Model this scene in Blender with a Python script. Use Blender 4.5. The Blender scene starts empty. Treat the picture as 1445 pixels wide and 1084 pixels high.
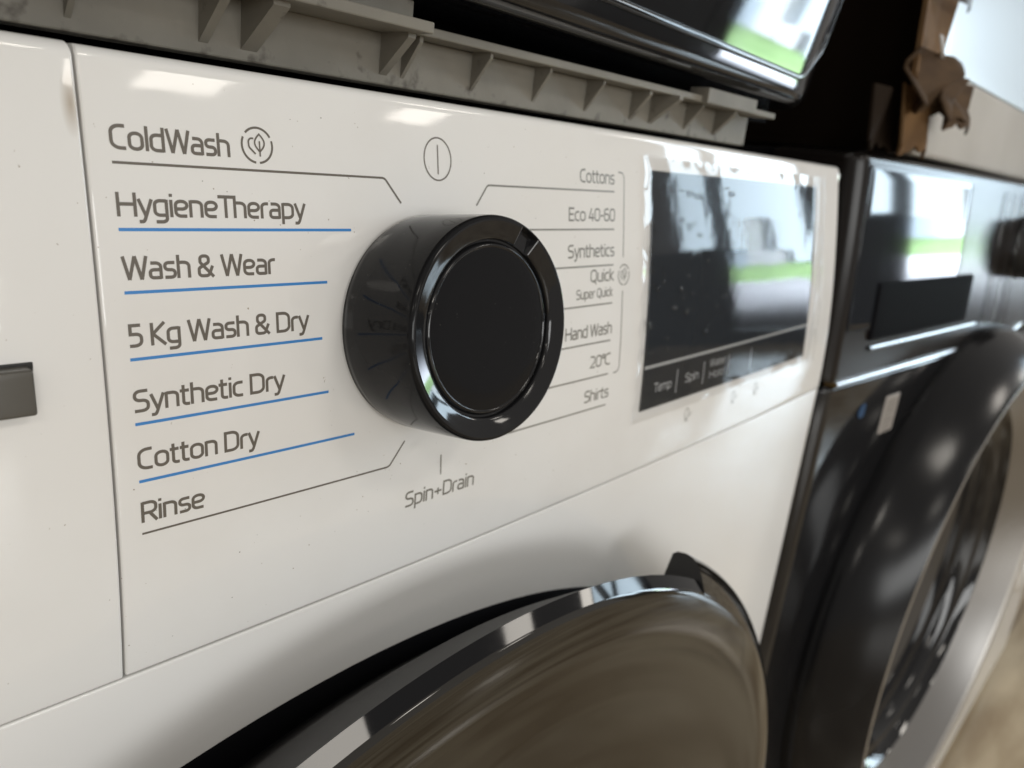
import bpy, bmesh, math, random
from mathutils import Matrix, Vector
random.seed(7)

# ------------------------------------------------------------------ camera, world, light, exposure
MM = 0.001
ZO = 0.735                      # height of the control panel's lower seam above the floor (m)
scene = bpy.context.scene
col = scene.collection
CAM = (175.69, -141.85, 104.55)  # mm, panel coordinates: x along the front, z up from the seam
ROT = ((0.66409, 0.14172, -0.7341), (-0.73966, 0.26771, -0.61744), (0.10902, 0.95302, 0.28261))
cd = bpy.data.cameras.new('camera')
cam = bpy.data.objects.new('camera', cd)
col.objects.link(cam)
m = Matrix(ROT).to_4x4()
m.translation = Vector((CAM[0]*MM, CAM[1]*MM, CAM[2]*MM + ZO))
cam.matrix_world = m
cd.sensor_width = 36
cd.lens = 36*1128.8/1445
cd.clip_start = 0.005
cd.clip_end = 200
cd.dof.use_dof = True
cd.dof.focus_distance = 0.157
cd.dof.aperture_fstop = 20.0
scene.camera = cam

w = bpy.data.worlds.new('World')
scene.world = w
w.use_nodes = True
bg = w.node_tree.nodes['Background']
bg.inputs['Color'].default_value = (1.0, 0.955, 0.90, 1)
bg.inputs['Strength'].default_value = 0.30

def area_lamp(name, loc, size, size_y, energy, color, direction=(0, 0, -1), spread=None):
    ld = bpy.data.lights.new(name, 'AREA')
    ld.shape = 'RECTANGLE'
    ld.size = size
    ld.size_y = size_y
    ld.energy = energy
    ld.color = color
    if spread:
        ld.spread = math.radians(spread)
    o = bpy.data.objects.new(name, ld)
    o.location = (loc[0]*MM, loc[1]*MM, loc[2]*MM + ZO)
    o.rotation_euler = Vector(direction).to_track_quat('-Z', 'Y').to_euler()
    col.objects.link(o)
    return o
LAMP = 12                       # radiance of the shop's square ceiling panels
for ly, lxs in ((-2400, (-3980, -1580, 820, 3220, 5620)), (-4760, (-1950, 350, 2650, 4950))):
    for lx in lxs:
        area_lamp('ceiling_lamp', (lx, ly, 2065), 0.6, 0.6, (LAMP if ly > -4000 else 0.66*LAMP)*math.pi*0.36, (1.0, 0.94, 0.85))
area_lamp('front_fill', (-1500, -9000, 1150), 7.5, 1.8, 6.1*math.pi*13.5, (0.98, 0.99, 0.98), direction=(0, 1, 0))  # unseen soft fill, added to brighten the underlit lower panel from the front
area_lamp('daylight', (11000, -6000, 9500), 10, 10, 52*math.pi*100, (0.92, 0.97, 1.0), direction=(0.55, -0.02, -0.83), spread=60)

vs = scene.view_settings
vs.view_transform = 'Standard'
vs.look = 'None'
vs.exposure = 0.12
vs.gamma = 1.0

# ------------------------------------------------------------------ materials
MATS = {}
def mat(name, color, rough=0.4, metallic=0.0, spec=0.5, coat=0.0):
    mt = bpy.data.materials.new(name)
    mt.use_nodes = True
    b = mt.node_tree.nodes['Principled BSDF']
    b.inputs['Base Color'].default_value = (*color, 1)
    b.inputs['Roughness'].default_value = rough
    b.inputs['Metallic'].default_value = metallic
    b.inputs['Specular IOR Level'].default_value = spec
    b.inputs['Coat Weight'].default_value = coat
    MATS[name] = mt
    return mt
def N(mt, kind, **kw):
    n = mt.node_tree.nodes.new(kind)
    for k, v in kw.items():
        if k in n.inputs:
            n.inputs[k].default_value = v
        else:
            setattr(n, k, v)
    return n
def L(mt, a, b):
    mt.node_tree.links.new(a, b)
def objcoord(mt, scale=(1, 1, 1)):
    tc = N(mt, 'ShaderNodeTexCoord')
    mp = N(mt, 'ShaderNodeMapping')
    mp.inputs['Scale'].default_value = scale
    L(mt, tc.outputs['Object'], mp.inputs['Vector'])
    return mp.outputs['Vector']
def noise_bump(mt, scale, strength, dist=0.001, detail=3, stretch=(1, 1, 1)):
    b = mt.node_tree.nodes['Principled BSDF']
    nz = N(mt, 'ShaderNodeTexNoise', Scale=scale, Detail=detail)
    L(mt, objcoord(mt, stretch), nz.inputs['Vector'])
    bp = N(mt, 'ShaderNodeBump', Strength=strength, Distance=dist)
    L(mt, nz.outputs['Fac'], bp.inputs['Height'])
    L(mt, bp.outputs['Normal'], b.inputs['Normal'])
    return nz
def noise_color(mt, c1, c2, scale, lo=0.4, hi=0.6, detail=4, stretch=(1, 1, 1), base=None):
    """mix two colours by a thresholded noise; c1 may be None to chain on what is there"""
    b = mt.node_tree.nodes['Principled BSDF']
    nz = N(mt, 'ShaderNodeTexNoise', Scale=scale, Detail=detail)
    L(mt, objcoord(mt, stretch), nz.inputs['Vector'])
    mr = N(mt, 'ShaderNodeMapRange')
    mr.inputs['From Min'].default_value = lo
    mr.inputs['From Max'].default_value = hi
    L(mt, nz.outputs['Fac'], mr.inputs['Value'])
    mx = N(mt, 'ShaderNodeMix', data_type='RGBA')
    L(mt, mr.outputs['Result'], mx.inputs['Factor'])
    if b.inputs['Base Color'].links and c1 is None:
        L(mt, b.inputs['Base Color'].links[0].from_socket, mx.inputs['A'])
    else:
        mx.inputs['A'].default_value = (*(c1 or b.inputs['Base Color'].default_value[:3]), 1)
    mx.inputs['B'].default_value = (*c2, 1)
    L(mt, mx.outputs['Result'], b.inputs['Base Color'])
    return mr
def noise_rough(mt, scale, lo, hi, detail=4, stretch=(1, 1, 1)):
    b = mt.node_tree.nodes['Principled BSDF']
    nz = N(mt, 'ShaderNodeTexNoise', Scale=scale, Detail=detail)
    L(mt, objcoord(mt, stretch), nz.inputs['Vector'])
    mr = N(mt, 'ShaderNodeMapRange')
    mr.inputs['From Min'].default_value = 0.35
    mr.inputs['From Max'].default_value = 0.7
    mr.inputs['To Min'].default_value = lo
    mr.inputs['To Max'].default_value = hi
    L(mt, nz.outputs['Fac'], mr.inputs['Value'])
    L(mt, mr.outputs['Result'], b.inputs['Roughness'])

WHITE = (0.81, 0.80, 0.78)
for nm in ('white_fascia', 'white_drawer'):
    x = mat(nm, WHITE, 0.10)
    noise_color(x, WHITE, (0.78, 0.765, 0.74), 35, 0.45, 0.75)
    noise_color(x, None, (0.38, 0.33, 0.27), 900, 0.755, 0.79, 2)
    noise_bump(x, 260, 0.008, 0.0004, 2)
    noise_rough(x, 130, 0.012, 0.07, 8)
# brownish scuff on the drawer's edge beside the seam
x = MATS['white_drawer']
b = x.node_tree.nodes['Principled BSDF']
gt = N(x, 'ShaderNodeTexGradient', gradient_type='SPHERICAL')
tc = N(x, 'ShaderNodeTexCoord')
mp = N(x, 'ShaderNodeMapping')
STAIN = mp
L(x, tc.outputs['Object'], mp.inputs['Vector'])
L(x, mp.outputs['Vector'], gt.inputs['Vector'])
mu = N(x, 'ShaderNodeMath', operation='MULTIPLY')
mu.inputs[1].default_value = 0.75
L(x, gt.outputs['Fac'], mu.inputs[0])
mx = N(x, 'ShaderNodeMix', data_type='RGBA')
L(x, mu.outputs[0], mx.inputs['Factor'])
L(x, b.inputs['Base Color'].links[0].from_socket, mx.inputs['A'])
mx.inputs['B'].default_value = (0.36, 0.28, 0.19, 1)
L(x, mx.outputs['Result'], b.inputs['Base Color'])

x = mat('white_enamel', (0.83, 0.82, 0.80), 0.13)
noise_bump(x, 180, 0.03, 0.0005, 2)
noise_color(x, (0.83, 0.82, 0.80), (0.80, 0.785, 0.76), 12, 0.45, 0.75)
x = mat('black_gloss', (0.010, 0.010, 0.011), 0.045)
noise_rough(x, 30, 0.03, 0.09)
x = mat('black_door', (0.012, 0.010, 0.007), 0.03, spec=0.9)
noise_rough(x, 25, 0.02, 0.06)
x = mat('knob_black', (0.008, 0.008, 0.009), 0.10, spec=0.17)
noise_color(x, (0.012, 0.012, 0.013), (0.20, 0.19, 0.17), 2300, 0.745, 0.80, 2)
noise_rough(x, 90, 0.06, 0.16)
x = mat('knob_cap', (0.006, 0.006, 0.007), 0.07, spec=0.18)
noise_color(x, (0.009, 0.009, 0.010), (0.22, 0.21, 0.19), 1900, 0.76, 0.81, 2)
noise_rough(x, 120, 0.05, 0.14)
x = mat('black_matte', (0.014, 0.0135, 0.013), 0.5)
noise_bump(x, 1500, 0.25, 0.0004, 3)
noise_color(x, (0.014, 0.0135, 0.013), (0.10, 0.09, 0.08), 1700, 0.72, 0.80, 2)
x = mat('band_black', (0.006, 0.006, 0.007), 0.05, spec=0.3)
noise_rough(x, 60, 0.03, 0.09)
mat('black_void', (0.004, 0.004, 0.005), 0.7, spec=0.04)
mat('print_grey', (0.135, 0.118, 0.098), 0.35)
mat('print_light', (0.19, 0.18, 0.155), 0.35)
mat('print_blue', (0.05, 0.24, 0.60), 0.3)
mat('print_white', (0.55, 0.56, 0.57), 0.3)
mat('handle_grey', (0.085, 0.078, 0.066), 0.28)
x = mat('display_glass', (0.036, 0.041, 0.048), 0.06)
mat('display_mirror', (0.012, 0.014, 0.018), 0.05, spec=0.35)
mat('silver_line', (0.45, 0.46, 0.46), 0.3)
x = mat('tray_plastic', (0.19, 0.18, 0.16), 0.55)
noise_color(x, (0.21, 0.195, 0.163), (0.17, 0.157, 0.13), 60, 0.35, 0.7)
b = x.node_tree.nodes['Principled BSDF']       # rust and grime gathered along the lower edge, sparse specks above
nz = N(x, 'ShaderNodeTexNoise', Scale=190.0, Detail=6.0)
cv = objcoord(x)
L(x, cv, nz.inputs['Vector'])
sp = N(x, 'ShaderNodeSeparateXYZ')
L(x, cv, sp.inputs[0])
mr = N(x, 'ShaderNodeMapRange')
mr.inputs['From Min'].default_value = 0.0008
mr.inputs['From Max'].default_value = 0.0085
mr.inputs['To Min'].default_value = 0.10
mr.inputs['To Max'].default_value = -0.02
L(x, sp.outputs['Z'], mr.inputs['Value'])
ad = N(x, 'ShaderNodeMath', operation='ADD')
L(x, nz.outputs['Fac'], ad.inputs[0])
L(x, mr.outputs['Result'], ad.inputs[1])
m2 = N(x, 'ShaderNodeMapRange')
m2.inputs['From Min'].default_value = 0.645
m2.inputs['From Max'].default_value = 0.80
L(x, ad.outputs[0], m2.inputs['Value'])
mx = N(x, 'ShaderNodeMix', data_type='RGBA')
L(x, m2.outputs['Result'], mx.inputs['Factor'])
L(x, b.inputs['Base Color'].links[0].from_socket, mx.inputs['A'])
mx.inputs['B'].default_value = (0.04, 0.029, 0.02, 1)
L(x, mx.outputs['Result'], b.inputs['Base Color'])
noise_bump(x, 500, 0.15, 0.0005)
x = mat('cardboard', (0.19, 0.105, 0.042), 0.85)
noise_color(x, (0.20, 0.112, 0.045), (0.11, 0.058, 0.022), 30, 0.35, 0.7)
noise_bump(x, 120, 0.3, 0.001, stretch=(1, 1, 6))
x = mat('cardboard_dark', (0.085, 0.05, 0.025), 0.85)
noise_color(x, (0.10, 0.06, 0.03), (0.055, 0.032, 0.017), 40, 0.35, 0.7, stretch=(1, 1, 3))
mat('stack_gap_shade', (0.018, 0.012, 0.008), 0.85, spec=0.1)  # near-black brown, painting the shade between the two stacks
mat('tape', (0.05, 0.035, 0.02), 0.35)
x = mat('foam_grey', (0.47, 0.44, 0.40), 0.7)
noise_color(x, (0.48, 0.45, 0.41), (0.40, 0.37, 0.33), 9, 0.35, 0.7)
noise_bump(x, 90, 0.2, 0.001)
mat('panel_bluewhite', (0.62, 0.73, 0.83), 0.2)
mat('label_white', (0.40, 0.37, 0.345), 0.5)
mat('label_blue', (0.02, 0.065, 0.15), 0.4)
x = mat('floor_wood', (0.50, 0.40, 0.26), 0.35)
noise_color(x, (0.66, 0.56, 0.40), (0.33, 0.245, 0.15), 2.2, 0.34, 0.66, 4, stretch=(1.2, 5, 1))
noise_rough(x, 5, 0.12, 0.24)
mat('wall_dark', (0.05, 0.045, 0.04), 0.8)
mat('plank_gap', (0.12, 0.09, 0.06), 0.6)
x = mat('grass', (0.085, 0.15, 0.06), 0.9)
noise_color(x, (0.095, 0.165, 0.065), (0.06, 0.115, 0.04), 1.2)
mat('paving', (0.30, 0.32, 0.36), 0.85)
mat('frame_dark', (0.05, 0.055, 0.06), 0.4)
mat('render_white', (0.42, 0.46, 0.50), 0.8)
mat('glass_dark', (0.30, 0.37, 0.44), 0.4)
mat('metal_grey', (0.45, 0.43, 0.40), 0.35, metallic=0.8)
mat('metal_bright', (0.62, 0.63, 0.65), 0.22, metallic=0.9)
mat('bezel_dark', (0.009, 0.009, 0.010), 0.19, spec=0.28)
mat('brown_black', (0.011, 0.009, 0.008), 0.22, spec=0.25)
mat('dark_chrome', (0.30, 0.29, 0.28), 0.3, metallic=0.85)
mat('edge_glint', (0.16, 0.16, 0.165), 0.25)  # lighter grey that paints a highlight on the knob's slot edges
mat('brass', (0.45, 0.30, 0.12), 0.3, metallic=0.9)
# overcast sky beyond the shop window
sk = bpy.data.materials.new('sky_glow')
sk.use_nodes = True
sk.node_tree.nodes.clear()
em = N(sk, 'ShaderNodeEmission')
em.inputs['Color'].default_value = (0.70, 0.87, 1.0, 1)
em.inputs['Strength'].default_value = 9.5
out = N(sk, 'ShaderNodeOutputMaterial')
L(sk, em.outputs[0], out.inputs['Surface'])
MATS['sky_glow'] = sk
# clear protective film
fm = bpy.data.materials.new('clear_film')
fm.use_nodes = True
nt = fm.node_tree
nt.nodes.clear()
tr = N(fm, 'ShaderNodeBsdfTransparent')
gl = N(fm, 'ShaderNodeBsdfGlossy')
gl.inputs['Roughness'].default_value = 0.05
fr = N(fm, 'ShaderNodeFresnel')
fr.inputs['IOR'].default_value = 1.38
mxs = N(fm, 'ShaderNodeMixShader')
out = N(fm, 'ShaderNodeOutputMaterial')
nz = N(fm, 'ShaderNodeTexNoise', Scale=70.0, Detail=2.0)
L(fm, objcoord(fm), nz.inputs['Vector'])
bp = N(fm, 'ShaderNodeBump', Strength=0.03, Distance=0.002)
L(fm, nz.outputs['Fac'], bp.inputs['Height'])
L(fm, bp.outputs['Normal'], gl.inputs['Normal'])
L(fm, fr.outputs[0], mxs.inputs[0])
L(fm, tr.outputs[0], mxs.inputs[1])
L(fm, gl.outputs[0], mxs.inputs[2])
L(fm, mxs.outputs[0], out.inputs['Surface'])
MATS['clear_film'] = fm

# ------------------------------------------------------------------ helpers
def tag(o, label=None, cat=None, group=None, kind=None):
    if label: o['label'] = label
    if cat: o['category'] = cat
    if group: o['group'] = group
    if kind: o['kind'] = kind
    return o
def empty(name, loc):
    o = bpy.data.objects.new(name, None)
    o.location = (loc[0]*MM, loc[1]*MM, loc[2]*MM + ZO)
    o.empty_display_size = 0.05
    o['origin'] = tuple(loc)
    col.objects.link(o)
    return o
def root_of(o):
    while o.parent:
        o = o.parent
    return o
class MB:
    """collects vertices (mm, panel coordinates) and faces for one mesh object"""
    def __init__(s):
        s.v = []; s.f = []
    def add(s, vs, fs):
        n = len(s.v)
        s.v += [tuple(q) for q in vs]
        s.f += [tuple(i + n for i in f) for f in fs]
        return s
    def box(s, x0, x1, y0, y1, z0, z1):
        return s.add([(x0,y0,z0),(x1,y0,z0),(x1,y1,z0),(x0,y1,z0),(x0,y0,z1),(x1,y0,z1),(x1,y1,z1),(x0,y1,z1)],
                     [(3,2,1,0),(4,5,6,7),(0,1,5,4),(1,2,6,5),(2,3,7,6),(3,0,4,7)])
    def prism(s, poly, x0, x1):
        """polygon in (y,z) extruded along x"""
        n = len(poly)
        return s.add([(x0, y, z) for y, z in poly] + [(x1, y, z) for y, z in poly],
                     [tuple(range(n)), tuple(range(2*n-1, n-1, -1))] + [(i, i+n, (i+1) % n + n, (i+1) % n) for i in range(n)])
    def grid(s, rows, close=False):
        n = len(rows[0])
        fs = []
        for i in range(len(rows)-1):
            for j in range(n if close else n-1):
                k = (j+1) % n
                fs.append((i*n+j, i*n+k, (i+1)*n+k, (i+1)*n+j))
        return s.add([q for r in rows for q in r], fs)
    def build(s, name, material, parent=None, smooth=False, bevel=0, segs=2, label=None, kind=None, angle=None):
        if parent is not None:
            ox, oy, oz = root_of(parent)['origin']
        else:
            ox, oy, oz = 0, 0, -ZO/MM
        me = bpy.data.meshes.new(name)
        me.from_pydata([((x-ox)*MM, (y-oy)*MM, (z-oz)*MM) for x, y, z in s.v], [], s.f)
        bm = bmesh.new(); bm.from_mesh(me)
        bmesh.ops.recalc_face_normals(bm, faces=bm.faces[:])
        if angle is not None:
            for e in bm.edges:
                if len(e.link_faces) == 2 and e.calc_face_angle(0) > math.radians(angle):
                    e.smooth = False
        bm.to_mesh(me); bm.free()
        if smooth or angle is not None:
            for p_ in me.polygons: p_.use_smooth = True
        me.materials.append(MATS[material] if isinstance(material, str) else material)
        o = bpy.data.objects.new(name, me)
        col.objects.link(o)
        if parent is not None: o.parent = parent
        if bevel:
            bv = o.modifiers.new('bevel', 'BEVEL')
            bv.width = bevel*MM; bv.segments = segs; bv.limit_method = 'ANGLE'
        if label: o['label'] = label
        if kind: o['kind'] = kind
        return o

# the fascia's double-curved front (mm): y of the surface at (x, z)
SA, SB, SD, BOW, BOWZ, POW = -1.9974, 21.1221, -6.0207, 8.9121, 2.8685, 1.6131
ZTOP = 112.8
def surf(x, z):
    t = max(z, 0)/120
    s2 = ((x-300)/300)**2
    e = 0.0049
    bow = (s2+e)**(POW/2) - e**(POW/2)
    return SA*t + SB*t*t + SD*t**3 - BOW*(1-bow) + BOWZ*t*s2
def samples(a, b, n, ra, rb, k=7):
    """n even samples from a to b plus k denser ones over the rounded ends"""
    out = set([a + (b-a)*i/n for i in range(n+1)])
    for i in range(k+1):
        c = 1-math.cos(math.pi/2*i/k)
        out.add(a + ra*c); out.add(b - rb*c)
    return sorted(out)
def patch(x0, x1, z0, z1, rl, rr, rb, rt, nx, nz, ysurf, back):
    """a panel with rounded edges that follows ysurf, its rim turned back by 'back' mm"""
    xs = samples(x0, x1, nx, rl, rr); zs = samples(z0, z1, nz, rb, rt)
    rows = []
    for z in zs:
        row = []
        for x in xs:
            xx, zz = x, z
            qx = qz = 0; rx = rz = 1
            if x - x0 < rl: qx = 1-(x-x0)/rl; rx = rl; sx = -1
            elif x1 - x < rr: qx = 1-(x1-x)/rr; rx = rr; sx = 1
            if z - z0 < rb: qz = 1-(z-z0)/rb; rz = rb; sz = -1
            elif z1 - z < rt: qz = 1-(z1-z)/rt; rz = rt; sz = 1
            l = math.hypot(qx, qz); dy = 0
            if l > 1e-9:
                if l > 1:
                    if qx > 0: xx -= sx*rx*(qx-qx/l)
                    if qz > 0: zz -= sz*rz*(qz-qz/l)
                    l = 1
                rd = (rx*qx*qx + rz*qz*qz)/(qx*qx+qz*qz)
                dy = rd*(1-math.sqrt(max(0, 1-l*l)))
            row.append((xx, ysurf(xx, zz)+dy, zz))
        rows.append(row)
    mb = MB().grid(rows)
    rim = [r for r in rows[0]] + [r[-1] for r in rows[1:]] + rows[-1][-2::-1] + [r[0] for r in rows[-2:0:-1]]
    mb.grid([rim, [(x, y+back, z) for x, y, z in rim]], close=True)
    return mb
def lathe(profile, frame, n=96, a0=0.0, a1=2*math.pi, mod=None):
    """profile [(r,h)], frame(r,h,angle)->point"""
    full = abs(a1-a0-2*math.pi) < 1e-6
    angs = [a0+(a1-a0)*i/n for i in range(n if full else n+1)]
    rows = [[frame(r, h, a) for a in angs] for r, h in profile]
    return MB().grid(rows, close=full)

# ---- a narrow rounded sans drawn as strokes (cap height 1)
B_, T_, X_, D_ = .055, .945, .69, -.2
def G(adv, *strokes): return adv, strokes
def S(r, *pts, c=False): return r, pts, c
FONT = {
 'C': G(.56, S(.28,(.50,T_),(.06,T_),(.06,B_),(.50,B_))), 'o': G(.54, S(.19,(.06,B_),(.06,X_),(.46,X_),(.46,B_),c=True)),
 'l': G(.15, S(0,(.07,0),(.07,1.02))), 'd': G(.53, S(.19,(.45,X_),(.06,X_),(.06,B_),(.45,B_)), S(0,(.45,0),(.45,1.02))),
 'W': G(.84, S(0,(.05,1),(.225,0)), S(0,(.225,0),(.42,1)), S(0,(.42,1),(.615,0)), S(0,(.615,0),(.79,1))),
 'a': G(.49, S(.17,(.08,X_),(.41,X_),(.41,0)), S(.12,(.41,.40),(.06,.40),(.06,B_),(.41,B_))),
 's': G(.45, S(.13,(.39,X_),(.06,X_),(.06,.38),(.39,.38),(.39,B_),(.05,B_))),
 'h': G(.51, S(0,(.06,0),(.06,1.02)), S(.18,(.06,X_),(.43,X_),(.43,0))),
 'H': G(.65, S(0,(.07,0),(.07,1)), S(0,(.57,0),(.57,1)), S(0,(.07,.52),(.57,.52))),
 'y': G(.46, S(0,(.03,.745),(.23,.04)), S(.07,(.43,.745),(.20,-.10),(.15,-.2),(.02,-.2))),
 'g': G(.51, S(.17,(.43,X_),(.06,X_),(.06,.08),(.43,.08)), S(.15,(.43,.745),(.43,D_),(.08,D_))),
 'i': G(.15, S(0,(.07,0),(.07,.745)), S(0,(.07,.87),(.07,1.0))),
 'e': G(.49, S(.17,(.42,B_),(.06,B_),(.06,X_),(.43,X_),(.43,.36),(.06,.36))),
 'n': G(.51, S(0,(.06,0),(.06,.745)), S(.17,(.06,X_),(.43,X_),(.43,0))),
 'T': G(.53, S(0,(0,T_),(.54,T_)), S(0,(.27,0),(.27,.9))), 'r': G(.33, S(.16,(.06,0),(.06,X_),(.31,X_))),
 'p': G(.52, S(0,(.06,-.26),(.06,.745)), S(.19,(.06,X_),(.45,X_),(.45,B_),(.06,B_))),
 '&': G(.64, S(.13,(.58,0),(.11,.66),(.11,T_),(.41,T_),(.41,.66),(.06,.40),(.06,B_),(.40,B_),(.55,.50))),
 '5': G(.50, S((0,0,.2,.2),(.42,T_),(.09,T_),(.09,.56),(.43,.56),(.43,B_),(.05,B_))),
 'K': G(.54, S(0,(.07,0),(.07,1)), S(0,(.49,1),(.10,.51),(.51,0))),
 'D': G(.63, S((0,0,.26,.26),(.07,B_),(.07,T_),(.55,T_),(.55,B_),c=True)),
 't': G(.35, S(.12,(.12,.95),(.12,B_),(.33,B_)), S(0,(0,X_),(.31,X_))), 'c': G(.43, S(.19,(.39,X_),(.06,X_),(.06,B_),(.39,B_))),
 'R': G(.56, S(0,(.07,0),(.07,1)), S(.19,(.07,T_),(.49,T_),(.49,.45),(.07,.45)), S(0,(.29,.45),(.52,0))),
 'S': G(.54, S(.18,(.47,T_),(.06,T_),(.06,.52),(.47,.52),(.47,B_),(.04,B_))), '+': G(.54, S(0,(.04,.42),(.48,.42)), S(0,(.26,.2),(.26,.64))),
 'E': G(.50, S(0,(.47,B_),(.07,B_),(.07,T_),(.47,T_)), S(0,(.07,.51),(.42,.51))),
 '4': G(.51, S(0,(.36,0),(.36,.62)), S(0,(.27,1),(.05,.26),(.48,.26))), '0': G(.53, S(.19,(.06,B_),(.06,T_),(.46,T_),(.46,B_),c=True)),
 '-': G(.32, S(0,(.03,.42),(.28,.42))), '6': G(.52, S(.19,(.43,T_),(.06,T_),(.06,B_),(.46,B_),(.46,.56),(.06,.56))),
 'Q': G(.62, S(.24,(.06,B_),(.06,T_),(.54,T_),(.54,B_),c=True), S(0,(.33,.2),(.52,-.16))),
 'u': G(.51, S(.17,(.06,.745),(.06,B_),(.43,B_)), S(0,(.43,0),(.43,.745))),
 'k': G(.44, S(0,(.06,0),(.06,1.02)), S(0,(.39,.745),(.10,.38),(.41,0))),
 '2': G(.51, S((.19,.19,0),(.06,T_),(.43,T_),(.43,.52),(.07,B_),(.47,B_))), 'º': G(.24, S(.08,(.04,.66),(.04,.95),(.22,.95),(.22,.66),c=True)),
 'm': G(.80, S(0,(.06,0),(.06,.745)), S(.15,(.06,X_),(.39,X_),(.39,0)), S(.15,(.39,X_),(.73,X_),(.73,0))),
 ' ': G(.21),
}
def fillet(pts, r, closed):
    n = len(pts); out = []
    for i, P in enumerate(pts):
        if not closed and i in (0, n-1):
            out.append(P); continue
        if isinstance(r, tuple):
            ri = r[i % len(r)] if closed else (r[i-1] if i-1 < len(r) else 0)
        else: ri = r
        A = Vector(pts[i-1]); Bv = Vector(P); Cc = Vector(pts[(i+1) % n])
        u = (A-Bv); v = (Cc-Bv); lu, lv = u.length, v.length
        if ri <= 0 or lu < 1e-9 or lv < 1e-9:
            out.append(P); continue
        u /= lu; v /= lv
        ang = math.acos(max(-1, min(1, u.dot(v))))
        if ang > 3.1:
            out.append(P); continue
        d = min(ri/math.tan(ang/2), lu*(.5 if (closed or 0 < i-1) else .98), lv*(.5 if (closed or i+1 < n-1) else .98))
        rr = d*math.tan(ang/2)
        ctr = Bv + (u+v).normalized()*(rr/math.sin(ang/2))
        p0 = Bv+u*d; p1 = Bv+v*d
        a0 = math.atan2(*(p0-ctr).yx); a1 = math.atan2(*(p1-ctr).yx)
        da = (a1-a0+math.pi) % (2*math.pi)-math.pi
        for k in range(7):
            a = a0+da*k/6
            out.append((ctr.x+rr*math.cos(a), ctr.y+rr*math.sin(a)))
    return out
def ribbon(pts, w, closed=False):
    """left/right offset points of a 2D polyline with mitred joints"""
    q = []
    for P in pts:
        if not q or math.hypot(P[0]-q[-1][0], P[1]-q[-1][1]) > 1e-6: q.append(P)
    if closed and math.hypot(q[0][0]-q[-1][0], q[0][1]-q[-1][1]) < 1e-6: q.pop()
    n = len(q); Lft = []; Rgt = []
    for i, P in enumerate(q):
        def dirn(a, b_):
            d = Vector((b_[0]-a[0], b_[1]-a[1])); return d.normalized()
        if closed: d0 = dirn(q[i-1], P); d1 = dirn(P, q[(i+1) % n])
        else:
            d0 = dirn(q[i-1], P) if i > 0 else dirn(P, q[1])
            d1 = dirn(P, q[i+1]) if i < n-1 else d0
        n0 = Vector((-d0.y, d0.x)); n1 = Vector((-d1.y, d1.x))
        mm = n0+n1
        mm = mm.normalized() if mm.length > 1e-6 else n0
        k = min(1/max(mm.dot(n0), .35), 2.2)*w/2
        Lft.append((P[0]+mm.x*k, P[1]+mm.y*k)); Rgt.append((P[0]-mm.x*k, P[1]-mm.y*k))
    return Lft, Rgt
def subdivide(pts, step):
    out = [pts[0]]
    for a, b_ in zip(pts, pts[1:]):
        n = max(1, int(math.hypot(b_[0]-a[0], b_[1]-a[1])/step))
        out += [(a[0]+(b_[0]-a[0])*i/n, a[1]+(b_[1]-a[1])*i/n) for i in range(1, n+1)]
    return out
def print_stroke(mb, pts, w, layer, ysurf, closed=False):
    if not closed: pts = subdivide(pts, 4)
    a, b_ = ribbon(pts, w, closed)
    off = 0.04+0.012*layer
    ra = [(x, ysurf(x, z)-off, z) for x, z in a]; rb = [(x, ysurf(x, z)-off, z) for x, z in b_]
    mb.grid([ra, rb], close=closed)
def print_text(mb, text, x0, x1, z, h, ysurf, weight=.115):
    """text fitted between x0 and x1 with its baseline at z and cap height h"""
    adv = sum(FONT[ch][0] for ch in text)
    k = (x1-x0)/(adv-.06)
    x = x0; layer = 0
    for ch in text:
        a, strokes = FONT[ch]
        for j, (r, pts, c) in enumerate(strokes):
            pp = fillet(list(pts), r, c)
            print_stroke(mb, [(x+px*k, z+pz*h) for px, pz in pp], weight*h, j, ysurf, c)
        x += a*k
def arc(cx, cz, rx, rz, a0, a1, n=24):
    return [(cx+rx*math.cos(math.radians(a0+(a1-a0)*i/n)), cz+rz*math.sin(math.radians(a0+(a1-a0)*i/n))) for i in range(n+1)]

# ------------------------------------------------------------------ floor
fl = MB().box(-3000, 6000, -7000, 1500, -760, -735.0)
floor = fl.build('floor', 'floor_wood')
tag(floor, 'pale beige wood-look floor in front of the machines', kind='structure')
for k in range(9):          # joints between the boards near the plinths
    yk = -20-k*190
    j = MB().box(-500, 5900, yk-1.2, yk+1.2, -735, -734.6).build('board_joint', 'plank_gap')
    j.parent = floor

tag(MB().box(-1500, 6000, 600, 640, -735, 2065).build('wall', 'wall_dark'), 'dark wall behind the row of machines', kind='structure')

# ------------------------------------------------------------------ what the gloss reflects: a shop window and the daylight outside
tag(MB().add([(6100,-2740,-735),(6100,-1500,-735),(16000,-4260,-250),(16000,-7560,-250)], [(0,1,2,3)]).build('pavement', 'paving'),
    'grey paved forecourt outside the shop window', kind='structure')
tag(MB().add([(16000,-7560,-246),(16000,-4260,-246),(21000,-5640,215),(21000,-10000,215)], [(0,1,2,3)]).build('lawn', 'grass'),
    'grass bank beyond the forecourt', kind='structure')
tag(MB().add([(25000,-11900,-500),(25000,-6740,-500),(25000,-6740,9000),(25000,-11900,9000)], [(0,1,2,3)]).build('sky', 'sky_glow'),
    'bright overcast sky outside', kind='structure')
hb = empty('white_building', (22600, -8000, 160))
MB().box(22000, 23200, -8150, -7500, 160, 1900).build('wall', 'render_white', hb)
MB().box(22100, 23200, -9800, -8150, 160, 900).build('glazed_wing', 'glass_dark', hb)
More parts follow.
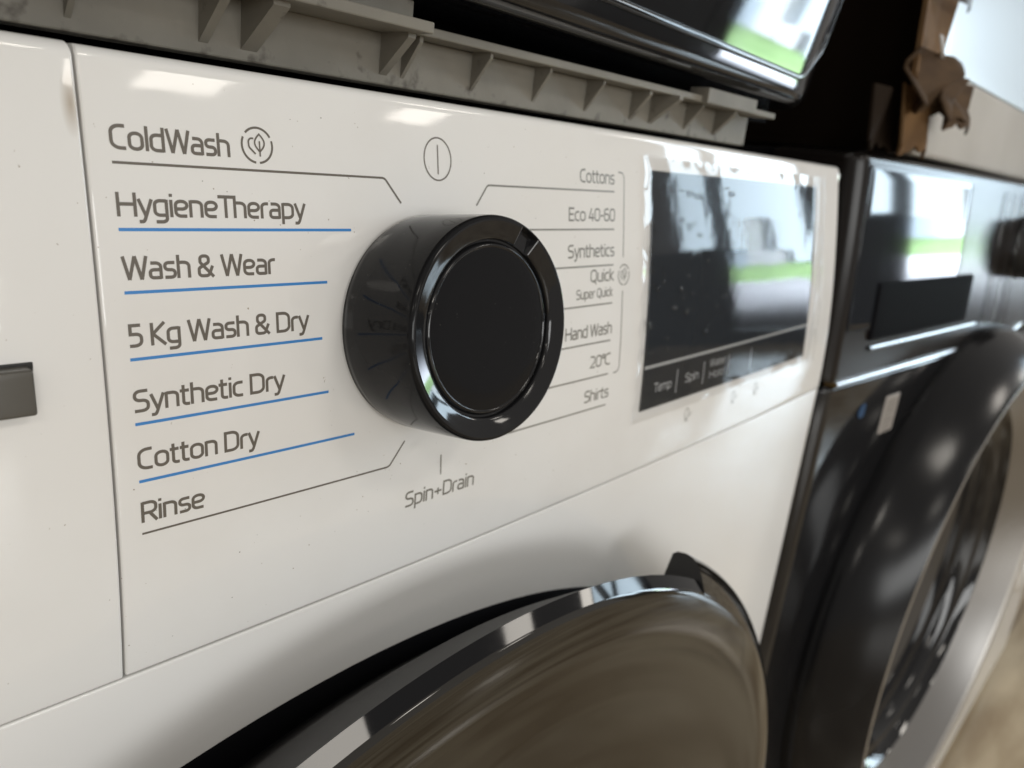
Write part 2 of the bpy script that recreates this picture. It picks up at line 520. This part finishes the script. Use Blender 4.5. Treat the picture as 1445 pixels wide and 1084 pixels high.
MB().box(22100, 23200, -7500, -6900, 160, 700).build('low_wing', 'render_white', hb)
tag(hb, 'low white building behind the grass bank', 'building')
sw = empty('shop_window', (6000, -1700, -735))
MB().box(5950, 6050, -2364, -2235, -735, 2000).build('mullion', 'frame_dark', sw)
MB().box(5950, 6050, -3400, -2380, -735, 330).build('kick_panel', 'frame_dark', sw)
MB().box(5950, 6050, -2230, -1480, -735, -570).build('sill', 'frame_dark', sw)
MB().box(5950, 6050, -3400, -1480, 1500, 1600).build('transom', 'frame_dark', sw)
MB().box(5950, 6050, -1480, -1380, -735, 2000).build('post', 'frame_dark', sw)
tag(sw, 'dark framed shop window mirrored in the glossy displays', 'window')

# ------------------------------------------------------------------ white washing machine
wm = empty('washing_machine', (300, 300, -735))
tag(wm, 'white washing machine with black knob, blue underlined programme list and black door', 'washing machine')
# cabinet
MB().box(1.5, 598.5, 13, 560, -725, 110.5).build('cabinet', 'white_enamel', wm, bevel=2)
MB().box(10, 590, 10.8, 13, -3, 1.5).build('seam_shadow', 'black_void', wm)
front = patch(0, 600, -700, -0.30, 4, 6, 4, 0.5, 60, 30, lambda x, z: surf(x, 0), 5)
front.build('front_panel', 'white_enamel', wm, smooth=True)
MB().box(4, 596, 12, 540, -735, -705).build('plinth', 'black_matte', wm)
# control panel
cp = patch(230.9, 600, 0.22, ZTOP, 0.45, 5.5, 0.45, 1.8, 90, 44, surf, 6).build('control_panel', 'white_fascia', wm, smooth=True)
# drawer
dr = patch(0, 230.45, 0.1, ZTOP+0.2, 4, 0.6, 0.5, 2.2, 50, 40, lambda x, z: surf(x, z)-0.12, 8)
dr = dr.build('detergent_drawer', 'white_drawer', wm, smooth=True, label='white detergent drawer front with dark grey handle')
STAIN.inputs['Location'].default_value = (0, 0, 0)
STAIN.inputs['Scale'].default_value = (1/.0016, 1/.02, 1/.0055)
sx, sy, sz = (229.3-300)*MM, (surf(229, 103)-300)*MM, (103.5+735)*MM
STAIN.inputs['Location'].default_value = (-sx/.0016, -sy/.02, -sz/.0055)
hd = patch(95, 218.7, 55.2, 62.6, .5, .5, .5, .5, 20, 6, lambda x, z: surf(x, z)-3.2, 4)
MB().box(94, 219.6, surf(200, 59)-.35, surf(200, 59)+3, 54.75, 63.1).build('handle_seat', 'black_matte', dr, bevel=.25)
hd.build('drawer_handle', 'handle_grey', dr, smooth=True)

# programme print, left column
ROWS = [94.81, 83.84, 73.2, 61.56, 49.88, 39.13, 28.94]
def label(name, text, x0, x1, z, h, material='print_grey', weight=.148, parent=None, ys=None):
    mb = MB()
    print_text(mb, text, x0, x1, z, h, ys or surf, weight)
    return mb.build(name, material, parent or cp)
LH = 4.02
for text, x1, row in (('ColdWash', 256.2, 0), ('HygieneTherapy', 271.6, 1), ('Wash & Wear', 264.1, 2), ('5 Kg Wash & Dry', 271.2, 3),
                      ('Synthetic Dry', 265.0, 4), ('Cotton Dry', 258.8, 5), ('Rinse', 246.85, 6)):
    label('programme_text', text, 234.75, x1, ROWS[row]+2.15, LH)
def line(name, pts, wd, material, r=0, parent=None, ys=None, closed=False):
    mb = MB()
    print_stroke(mb, fillet(pts, r, closed), wd, 0, ys or surf, closed)
    return mb.build(name, material, parent or cp)
for row, x1 in ((1, 282.75), (2, 276.1), (3, 274.35), (4, 275.6), (5, 282.4)):
    line('blue_underline', [(234.87, ROWS[row]), (x1+.3, ROWS[row])], .56, 'print_blue')
line('leader_line', [(234.87, ROWS[0]), (292.7, 94.95), (297.2, 89.7)], .46, 'print_grey', 1.6)
line('leader_line', [(234.87, ROWS[6]), (292.9, 29.0), (297.6, 34.5)], .40, 'print_grey', 1.6)
# right column
RH = 3.75
for text, x0, x1, z, h in (('Cottons', 365.2, 383.0, 97.0, RH), ('Eco 40-60', 359.7, 383.4, 86.2, RH), ('Synthetics', 359.5, 383.4, 75.8, RH),
                        ('Quick', 371.0, 383.4, 68.4, RH), ('Super Quick', 364.0, 383.2, 63.7, 2.85), ('Hand Wash', 359.2, 383.6, 52.0, RH),
                        ('20ºC', 372.6, 383.9, 42.1, RH), ('Shirts', 370.9, 384.2, 31.4, RH)):
    label('programme_text', text, x0, x1, z, h, 'print_light', .14)
line('leader_line', [(383.2, ROWS[0]+.1), (325.9, 94.7), (321.7, 89.7)], .46, 'print_light', 1.6)
for row, x0 in ((1, 331), (2, 334), (3, 336), (4, 334), (5, 331), (6, 327)):
    line('underline', [(x0, ROWS[row]), (383.3, ROWS[row])], .46, 'print_light')
label('programme_text', 'Spin+Drain', 298.4, 322.6, 16.9, 4.0, 'print_light', .13)
line('tick_mark', [(309.9, 28.3), (310.1, 23.0)], .42, 'print_light')
line('bracket_line', [(385.3, 100.7), (388.6, 100.5), (388.75, 75.3)], .42, 'print_light', 1.8)
line('bracket_line', [(389.0, 65.0), (389.6, 39.0), (386.3, 39.0)], .42, 'print_light', 2.2)
# power symbol
mb = MB()
print_stroke(mb, arc(308.95, 99.9, 4.3, 4.75, 0, 352.5, 47), .36, 0, surf, True)
print_stroke(mb, [(308.95, 96.5), (308.95, 103.1)], .36, 1, surf)
mb.build('power_symbol', 'print_grey', cp)
# leaf symbols
def leaf(cx, cz, k, material):
    mb = MB()
    for i, (a0, a1, w0) in enumerate(((138, 30, .42), (18, -84, .42), (-98, -206, .42))):
        print_stroke(mb, arc(cx, cz, 3.2*k, 3.2*k, a0, a1, 14), w0*k, 0, surf)
    lf = [(cx+.5*k, cz-1.15*k)] + [(cx+(.5+1.02*math.sin(t))*k, cz+(-1.15+3.2*(t/math.pi))*k) for t in [math.pi*i/10 for i in range(1, 10)]] + [(cx+.5*k, cz+2.05*k)]
    rt = [(2*(cx+.5*k)-x, z) for x, z in lf[::-1]]
    print_stroke(mb, lf[:-1]+rt[:-1], .32*k, 2, surf, True)
    print_stroke(mb, [(cx+.5*k, cz-2.0*k), (cx+.5*k, cz+.8*k)], .3*k, 3, surf)
    print_stroke(mb, fillet([(cx-.75*k, cz+1.2*k), (cx-1.9*k, cz+1.25*k), (cx-1.75*k, cz-.4*k), (cx-.45*k, cz-1.6*k)], .8*k, False), .32*k, 4, surf)
    mb.build('leaf_symbol', material, cp)
leaf(262.05, 99.5, 1.0, 'print_grey')
leaf(389.4, 69.9, .98, 'print_light')
# specks of dust and small scuffs stuck to the panel
mb = MB()
for k in range(60):
    px, pz = random.uniform(233, 400), random.uniform(3, 110)
    sz_ = random.uniform(.05, .14)
    an = random.uniform(0, 3.1)
    q = [(px+sz_*random.uniform(.5, 2.0)*math.cos(an+i*math.pi/2.5), pz+sz_*math.sin(an+i*math.pi/2.5)) for i in range(5)]
    mb.add([(x, surf(x, z)-.03, z) for x, z in q], [(0, 1, 2, 3, 4)])
o = mb.build('dust_specks', 'print_light', cp, kind='stuff')

# knob
KX, KZ, KT = 304.3, 62.4, 0.147
KO = Vector((KX, surf(KX, KZ), KZ))
KN = Vector((0, -math.cos(KT), math.sin(KT))); KU = Vector((0, math.sin(KT), math.cos(KT)))
def kframe(r, h, a):
    q = KO + KN*h + Vector((1, 0, 0))*(r*math.cos(a)) + KU*(r*math.sin(a))
    return (q.x, q.y, q.z)
body = lathe([(24.4, -2), (24.5, .5), (24.9, 1.3), (25.15, 2.6), (25.15, 8), (25.05, 16), (24.95, 21.3), (24.8, 22.0), (24.45, 22.45), (24.1, 22.6)], kframe, 128)
knob = body.build('programme_knob', 'knob_black', wm, angle=50, label='black round programme knob with glossy bevelled face')
# face ring with the pointer slot at one o'clock
SL = math.radians(61); SW = math.radians(6.0)
angs = sorted([2*math.pi*i/140 for i in range(140) if abs(2*math.pi*i/140-SL) > SW+.04] + [SL-SW-.034, SL-SW, SL, SL+SW, SL+SW+.034])
prof = [(24.1, 22.6), (23.8, 22.6), (23.3, 22.45), (21.8, 22.0), (20.4, 21.6), (20.0, 21.45), (19.75, 21.15), (19.65, 20.2)]
rows = []
for r, h in prof:
    row = []
    for a in angs:
        inslot = abs(a-SL) <= SW+1e-6
        hh = min(h, 20.75+.02*(r-19.6)) if inslot and r < 24.0 else h
        row.append(kframe(r, hh, a))
    rows.append(row)
MB().grid(rows, close=True).build('knob_face_ring', 'black_gloss', knob, angle=35)
lathe([(19.66, 20.15), (19.25, 20.1), (19.05, 20.5), (18.75, 20.95), (18.45, 21.12), (18.15, 21.02), (18.0, 20.85)], kframe, 128).build('cap_edge', 'black_gloss', knob, angle=60)
lathe([(18.02, 20.86), (17.6, 20.92), (14, 20.9), (8, 20.9), (0.01, 20.9)], kframe, 128).build('knob_cap', 'knob_cap', knob, angle=40)

for sg in (-1, 1):       # paler strips painting the glint on the pointer slot's edges
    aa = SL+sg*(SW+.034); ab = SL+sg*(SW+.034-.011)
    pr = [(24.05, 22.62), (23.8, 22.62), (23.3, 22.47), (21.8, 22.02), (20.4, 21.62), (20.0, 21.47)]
    MB().grid([[kframe(r, h+.02, aa) for r, h in pr], [kframe(r, h-.10, ab) for r, h in pr]]).build('pointer_glint', 'edge_glint', knob, smooth=True)

# display
dg = patch(404.8, 560.5, 22.3, 102.3, .6, .6, .6, .6, 44, 26, lambda x, z: surf(x, z)-0.45, 1.2)
disp = dg.build('display', 'display_glass', wm, smooth=True, label='dark display window under clear bubbled film')
dsurf = lambda x, z: surf(x, z)-0.47
line('divider_line', [(405.2, 37.9), (560.2, 37.9)], 1.15, 'silver_line', parent=disp, ys=dsurf)
label('button_text', 'Temp', 412.8, 425.0, 28.2, 3.3, 'print_white', .12, disp, dsurf)
label('button_text', 'Spin', 435.4, 446.0, 28.4, 3.3, 'print_white', .12, disp, dsurf)
label('button_text', 'Water', 454.8, 469.0, 31.6, 2.9, 'print_white', .12, disp, dsurf)
label('button_text', 'Hold', 455.4, 468.0, 26.9, 2.9, 'print_white', .12, disp, dsurf)
for xq in (429.0, 450.2, 472.0, 494):
    line('button_divider', [(xq, 34.4), (xq, 25.6)], .5, 'print_white', parent=disp, ys=dsurf)
def icon(cx, cz):
    mb = MB()
    print_stroke(mb, arc(cx-.6, cz, 1.5, 2.2, 0, 345, 20), .4, 0, surf, True)
    print_stroke(mb, [(cx+1.4, cz-1.4), (cx+3.2, cz+.2)], .45, 1, surf)
    print_stroke(mb, [(cx-1.6, cz-2.8), (cx+1.0, cz-2.8)], .4, 2, surf)
    mb.build('button_icon', 'print_light', cp)
for cx in (442.0, 483.0, 505.8): icon(cx, 15.1)
line('small_mark', [(573.2, 30.5), (573.4, 34.0), (575.0, 34.0), (575.2, 30.6)], .45, 'print_light', .4)
# clear film: lies a little loose, its border lifted and creased
def film_y(x, z):
    b_ = min(x-399.5, 572-x, z-19.0, 106.8-z)
    lift = 0
    edge = max(0, 1-b_/7.0)
    lift += edge*edge*(0.22+0.12*math.sin(x*.33+z*.21)+.10*math.sin(z*.4-x*.13))
    if x > 556:
        lift += (x-556)/16*(1.1+1.0*math.sin((x-556)*.9+z*.045+.6*math.sin(z*.11)))
    if z > 102:
        lift += 0
    return surf(x, z)-0.62-max(lift, 0)*.8
rows = []
for i in range(81):
    z = 19.0+87.8*i/80
    rows.append([(399.5+172.5*j/150+(.5*math.sin(z*.7) if j in (0, 150) else 0), 0, z) for j in range(151)])
rows = [[(x, film_y(x, z), z) for x, y, z in r] for r in rows]
film = MB().grid(rows).build('protective_film', 'clear_film', disp, smooth=True)
mb = MB()
for k in range(66):
    bx, bz = (random.uniform(405, 470), random.uniform(42, 100)) if k < 52 else (random.uniform(404, 408), random.uniform(40, 100))
    rr = random.choice((.4, .5, .6, .8, 1.1))
    rings = []
    for i in range(4):
        ph = math.pi/2*i/3.3
        rings.append([(bx+rr*1.35*math.cos(ph)*math.cos(a), film_y(bx, bz)-.02-rr*1.0*math.sin(ph), bz+rr*math.cos(ph)*math.sin(a)) for a in [2*math.pi*j/10 for j in range(10)]])
    mb.grid(rings, close=True)
for k in range(15):      # beaded air along the film's top edge
    bx = 425+k*7.6+random.uniform(-3, 3); bz = 104.3+random.uniform(-.6, .9)+(bx-425)*.008
    rr = random.uniform(.3, .75)
    rings = []
    for i in range(4):
        ph = math.pi/2*i/3.3
        rings.append([(bx+rr*1.6*math.cos(ph)*math.cos(a), film_y(bx, bz)-.02-rr*.7*math.sin(ph), bz+rr*.8*math.cos(ph)*math.sin(a)) for a in [2*math.pi*j/10 for j in range(10)]])
    mb.grid(rings, close=True)
mb.build('film_bubbles', 'clear_film', disp, smooth=True, kind='stuff')

# door
DX, DZ = 300.0, -217.0
def dframe(r, y, a): return (DX+r*math.cos(a), y, DZ+r*math.sin(a))
dp = [(214.0, -45.0), (213.2, -45.7), (211.5, -46.1), (209, -46.45), (206, -46.75), (203, -46.9), (200.5, -46.85)]
base_pts = [(200, -46.8), (196, -46.1), (186, -44.9), (165, -43.2), (135, -41.2), (100, -39.4), (60, -38.2), (0, -37.8)]
def dish(r):
    for (r1, y1), (r0, y0) in zip(base_pts, base_pts[1:]):
        if r >= r0:
            t = (r-r0)/(r1-r0)
            return y0+(y1-y0)*t
r = 199.0
while r > 1:
    dp.append((r, dish(r)+.11*math.sin(r*.15+.6)+.05*math.sin(r*.29)+.012*math.sin(r*.6+1)))
    r -= 2.0 if r > 110 else 8.0
dp.append((.05, dish(0)))
door = lathe(dp, dframe, 220)
door = door.build('door', 'black_door', wm, angle=60, label='round glossy black door with raised finger grip')
lathe([(214.0, -45.0), (216.9, -42.1)], dframe, 220).build('door_edge_band', 'band_black', door, smooth=True)
def loft(rows): return MB().grid(rows, close=True)
angA = [2*math.pi*i/200 for i in range(200)]
HC = (293.5, -296.0, 274.0)
rows = [[dframe(216.9, -42.1, a) for a in angA], [dframe(216.3, -41.3, a) for a in angA], [dframe(211.5, -35, a) for a in angA], [dframe(205, -26.5, a) for a in angA],
        [dframe(196, -18, a) for a in angA], [dframe(187, -8, a) for a in angA]]
loft(rows).build('door_side', 'black_matte', door, smooth=True)
rows = []
for f_ in (0, .04, .5, 1):
    row = []
    for a in angA:
        x0, z0 = HC[0]+HC[2]*math.cos(a), HC[1]+HC[2]*math.sin(a)
        x1, z1 = DX+185*math.cos(a), DZ+185*math.sin(a)
        x, z = x0+(x1-x0)*f_, z0+(z1-z0)*f_
        row.append((x, min(surf(x, 0)-(.15 if f_ == 0 else .7), 20), z))
    rows.append(row)
loft(rows).build('door_gap_shade', 'black_void', wm, smooth=True)  # flat black ring painting the shade of the gap round the door
# finger grip: a lip that stands out beyond the door edge on its opening side
A1 = math.radians(62.3); A0 = -math.radians(62)
gp = [(213.4, -45.5), (214.6, -45.0), (218.5, -42.4), (221.6, -39.5), (223.0, -37.0), (223.3, -34.5), (222.8, -31.5), (221.5, -30.0), (212.0, -30.0)]
na = 90
angs = [A0+(A1-A0)*i/na for i in range(na+1)]
rows = [[dframe(r, y-.05, a) for a in angs] for r, y in gp]
mb = MB().grid(rows)
grip = mb.build('finger_grip', 'black_door', door, angle=60)
for a in (A0, A1):
    pts = [dframe(r, y-.05, a) for r, y in gp]
    MB().add(pts, [tuple(range(len(pts)))]).build('grip_end', 'black_matte', grip)

# ------------------------------------------------------------------ appliance standing on top of the white machine
ap = empty('stacked_appliance', (250, 250, 114))
tag(ap, 'glossy black fronted appliance on a dirty ribbed grey base, stacked on the white machine', 'appliance')
tray = MB().box(-40, 486, 13, 22, 114.9, 126.2).build('base_tray', 'tray_plastic', ap, bevel=.4)
MB().box(-40, 303, -1.5, 13.5, 126.0, 128.4).build('upper_lip', 'tray_plastic', tray, bevel=.3)
MB().box(303.2, 492, 4.8, 13.5, 126.2, 128.3).build('upper_lip', 'tray_plastic', tray, bevel=.3)
MB().box(-40, 301.5, 4, 24, 128.4, 132.6).build('upper_step', 'tray_plastic', tray, bevel=.3)
MB().box(433, 470, 2.5, 10, 126.0, 131.0).build('clip_tab', 'tray_plastic', tray, bevel=.3)
def rib(x, th, yf, zf=126.2, zb=117.0):
    MB().prism([(13.05, zb), (13.05, zf), (yf, zf), (yf, zf-1.2)], x-th/2, x+th/2).build('rib', 'tray_plastic', tray)
for x, th, yf in ((208.5, 1.1, 6.2), (233.5, 1.1, 6.4), (257.6, 1.9, 4.2), (267.2, 3.6, 1.6), (301.2, 2.2, 3.6), (307.0, 1.1, 7.0),
                  (330.1, 1.0, 6.6), (354.7, 1.0, 7.4), (378.9, 1.0, 6.8), (403.5, 1.6, 6.2), (415.4, 2.2, 2.2), (438.0, 1.1, 6.5), (460.0, 2.4, 5.2)):
    rib(x, th, yf)
MB().box(-42, 480, 30, 520, 114.0, 128).build('base_underside', 'black_void', ap)
MB().box(-40, 546, 34, 560, 128.2, 520).build('appliance_body', 'black_void', ap)
def ypl(x, z): return 0.072*(x-430) - 0.185*(z-140) - 1.0 + (max(0, x-508)/40)**2*14
bf = patch(-60, 548, 134.0, 420, 8, 4, 5, 8, 90, 40, ypl, 30)
bf = bf.build('front_panel', 'black_gloss', ap, smooth=True, label='glossy black front panel with raised bead along its edge')
# raised bead
path = [(-40, 143.6), (506, 143.6), (524, 158), (526, 400)]
pp = subdivide(fillet(path, 11, False), 10)
rows = []
for i, (px, pz) in enumerate(pp):
    a = pp[max(i-1, 0)]; b_ = pp[min(i+1, len(pp)-1)]
    d = Vector((b_[0]-a[0], b_[1]-a[1])).normalized(); nn = (-d.y, d.x)
    rows.append([(px+nn[0]*1.2*math.cos(t), ypl(px, pz)-.9*math.sin(t), pz+nn[1]*1.2*math.cos(t)) for t in [math.pi*k/8 for k in range(9)]])
MB().grid(rows).build('edge_bead', 'black_gloss', bf, smooth=True)

# ------------------------------------------------------------------ black washing machine beside it
bx0 = 627.0
bk = empty('washing_machine', (bx0+300, 300, -735))
tag(bk, 'black washing machine with mirror-like display and deep round door', 'washing machine')
def bsurf(x, z):
    t = max(z, 0)/120
    s2 = ((x-bx0-300)/300)**2
    return 3.5*t + 5.0*t*t + 3.0*s2**.9 + 3.0 - 0.05*(x-bx0)
MB().box(bx0+3, bx0+597, 48, 560, -725, 121).build('cabinet', 'black_gloss', bk, bevel=3)
patch(bx0, bx0+600, -5.0, 122.5, 10, 8, 1.2, 4, 50, 24, bsurf, 40).build('control_panel', 'brown_black', bk, smooth=True)
bfp = patch(bx0, bx0+600, -700, -8.0, 10, 8, 4, 2.5, 50, 24, lambda x, z: bsurf(x, 0), 40).build('front_panel', 'black_gloss', bk, smooth=True)
MB().grid([[(x, bsurf(x, 0)+1.2-3.0*math.sin(t), -6.5+2.2*math.cos(t)+max(0, (x-985)/25)**2*1.3) for x in range(638, 1041, 6)] for t in [math.pi*k/8 for k in range(9)]]).build('seam_trim', 'metal_bright', bk, smooth=True)
MB().box(bx0+6, bx0+594, 46, 540, -735, -702).build('plinth', 'black_matte', bk)
# dark void in the gap between the two machines
bd = patch(638.5, 818, 24, 116.5, 1, 1, 1, 1, 24, 14, lambda x, z: bsurf(x, z)-.6, 1.5).build('display', 'display_mirror', bk, smooth=True, label='mirror-like display of the black machine')
mb = MB()
rect = [(639.5, 25), (639.5, 115.5), (817, 115.5), (817, 25)]
print_stroke(mb, fillet(rect, 3, True), 1.6, 3, lambda x, z: bsurf(x, z)-.9, True)
mb.build('display_bezel', 'bezel_dark', bd)
dw = patch(672, 852, 17, 52, 2, 2, 2, 2, 10, 6, lambda x, z: bsurf(x, z)-2.0, 2.5).build('black_flap', 'black_void', bk, smooth=True)
rows = []
for t in [math.pi*k/8 for k in range(9)]:
    rows.append([(x, bsurf(x, 12)-.3-1.4*math.sin(t), 12+1.6*math.cos(t)) for x in [676+3*i for i in range(70)]])
MB().grid(rows).build('trim_bead', 'metal_bright', bk, smooth=True)
for xq, wq in ((905, 2.5), (935, 1.6), (962, 3.0)):      # creased film beside the display
    rows = []
    for t in [math.pi*k/6 for k in range(7)]:
        rows.append([(xq+wq*math.cos(t)+2.2*math.sin(z*.06+xq), bsurf(xq, z)-.2-wq*.8*math.sin(t), z) for z in [5+4*i for i in range(28)]])
    MB().grid(rows).build('film_crease', 'clear_film', bk, smooth=True)
# knob of the black machine
def k2(r, h, a):
    z = 70+r*math.sin(a); return (985+r*math.cos(a), bsurf(985, 70)-h, z)
k2o = lathe([(27, -1), (27, 2), (25.5, 4), (25, 24), (24, 26), (20, 26), (19, 25), (.05, 25)], k2, 64).build('programme_knob', 'black_matte', bk, angle=40)
# sticker with barcode
st = patch(728, 752, -53, -26, .5, .5, .5, .5, 4, 4, lambda x, z: bsurf(x, 0)-.25, .2).build('energy_sticker', 'label_white', bk, label='small white barcode sticker')
mb = MB()
for k in range(8):
    z0_ = -51+k*3.0
    mb.add([(731, bsurf(731, 0)-.32, z0_), (748, bsurf(748, 0)-.32, z0_), (748, bsurf(748, 0)-.32, z0_+random.uniform(.7, 1.6)), (731, bsurf(731, 0)-.32, z0_+1.2)], [(0, 1, 2, 3)])
mb.build('barcode', 'print_grey', st)
lathe([(6, .3), (.05, .35)], lambda r, h, a: (690+r*1.2*math.cos(a), bsurf(690, 0)-h, -30+r*.8*math.sin(a)), 20).build('blue_dot', 'label_blue', bk)
MB().box(640, 648, bsurf(644, 0)-.2, 12, -8.2, -4.8).build('seam_end', 'brass', bk)
# door
EX, EZ = bx0+301, -232.0
def eframe(r, y, a): return (EX+r*math.cos(a), y-0.05*r*math.cos(a)-6, EZ+r*math.sin(a))
ed = lathe([(234, 22), (238, 6), (240, -4), (240, -14), (236, -22), (226, -38), (217, -49), (214, -51.5)], eframe, 180).build('door', 'bezel_dark', bk, smooth=True, label='deep round door ring of the black machine')
lathe([(214, -51.5), (212.5, -52.2), (210.5, -51.6), (208, -49)], eframe, 180).build('door_rim', 'metal_grey', ed, smooth=True)
lathe([(208, -49), (202, -44), (190, -34), (180, -27), (176, -24)], eframe, 180).build('inner_ring', 'dark_chrome', ed, smooth=True)
lathe([(176, -24), (172, -17), (169, -14.5), (166, -14), (160, -6), (154, 4), (151, 6.5), (147, 7), (138, 17), (126, 27), (122, 28.5), (117, 29), (95, 38), (50, 45), (.05, 47)], eframe, 150).build('door_glass', 'black_gloss', ed, smooth=True)

# ------------------------------------------------------------------ the next machine along, white
wt = empty('washing_machine', (1548, 300, -735))
tag(wt, 'plain white machine at the end of the row, beyond the black one', 'washing machine')
MB().box(1252, 1846, -8, 560, -725, 112).build('cabinet', 'white_enamel', wt, bevel=4)
patch(1250, 1848, -700, 0, 8, 8, 4, 3, 20, 12, lambda x, z: -30, 21).build('front_panel', 'white_enamel', wt, smooth=True)
patch(1250, 1848, 2, 114, 8, 8, 2, 4, 20, 12, lambda x, z: -30+4*(z/112)**2, 21).build('control_panel', 'white_enamel', wt, smooth=True)
MB().box(1256, 1842, -12, 540, -735, -702).build('plinth', 'black_matte', wt)
lathe([(225, -19), (225, -30), (215, -50), (195, -52), (170, -30), (90, 0), (.05, 5)], lambda r, y, a: (1549+r*math.cos(a), y, -230+r*math.sin(a)), 90).build('door', 'white_enamel', wt, smooth=True)

# ------------------------------------------------------------------ appliance in torn packaging on the black machine
pk = empty('boxed_appliance', (960, 280, 124))
tag(pk, 'pale blue-white appliance on a grey foam base, stacked on the black machine', 'appliance')
MB().box(700, 1290, 12, 540, 126, 178).build('foam_base', 'foam_grey', pk, bevel=3)
patch(712, 1285, 178.5, 255, 3, 3, 1.5, 3, 24, 10, lambda x, z: 14+.06*(z-178), 20).build('front_panel', 'panel_bluewhite', pk, smooth=True)
MB().box(712, 1285, 8, 60, 255.4, 268).build('top_trim', 'black_gloss', pk, bevel=2)
MB().box(722, 1280, 60, 540, 178.2, 520).build('appliance_body', 'panel_bluewhite', pk)
# torn cardboard
cb = empty('torn_cardboard', (676, 20, 128))
tag(cb, 'torn brown cardboard packaging hanging at the corner of the pale appliance', 'cardboard')
def sheet(name, x0, x1, z0, z1, yf, material, jag=0, nx=26, nz=26, th=2.5):
    rows = []; back = []
    for i in range(nz+1):
        rr = []; bb = []
        for j in range(nx+1):
            u, v = j/nx, i/nz
            zlo = z0+(jag*(math.sin(u*9.3+1)+.7*math.sin(u*23)+.5*math.sin(u*41)) if jag else 0)
            xx = x0+(x1-x0)*u; zz = zlo+(z1-zlo)*v
            y = yf(u, v)
            rr.append((xx, y, zz)); bb.append((xx, y+th, zz))
        rows.append(rr); back.append(bb)
    mb = MB().grid(rows).grid(back)
    rim = lambda R: R[0]+[r[-1] for r in R[1:]]+R[-1][-2::-1]+[r[0] for r in R[-2:0:-1]]
    mb.grid([rim(rows), rim(back)], close=True)
    return mb.build(name, material, cb, smooth=False, angle=40)
def tri(t): return abs((t % 2)-1)*2-1
sheet('cardboard_side', 648, 713, 160, 330, lambda u, v: 9-3*tri(u*1.3+v*.5)-2.0*tri(v*2.1+u*.6), 'cardboard', 3, 30, 30)
sheet('torn_flap', 644, 722, 147, 177, lambda u, v: 0-6*tri(u*1.9+v*.9+.3)-4*tri(v*1.6-u*2.2), 'cardboard_dark', 1.6, 40, 22, 1.4)
sheet('torn_flap', 676, 726, 143, 168, lambda u, v: -6-4*tri(u*2.3-v*.9)-3*tri(v*1.2+.4), 'cardboard_dark', 1.5, 34, 18, 1.4)
sheet('lower_scrap', 650, 704, 127, 160, lambda u, v: 7-4*tri(u*2.4+v*.7), 'cardboard', 2, 26, 16, 1.6)
sheet('lower_scrap', 622, 664, 126, 156, lambda u, v: 14-3*tri(u*1.7-v*.6), 'stack_gap_shade', 2, 20, 16, 1.6)  # near-black piece, painting the shade between the two stacks
sheet('tape_strip', 651, 711, 205, 211, lambda u, v: 5-5*math.sin(u*2.6)+2*math.sin(u*7), 'tape', 0, th=.6)
sheet('paper_scrap', 662, 669, 176, 186, lambda u, v: -2+3*v, 'label_white', 1, th=.6)
MB().box(693, 698.5, 16, 560, 126, 500).build('gap_shade_sheet', 'stack_gap_shade', cb)  # added dark sheet that paints the gap beside the box as deep shade
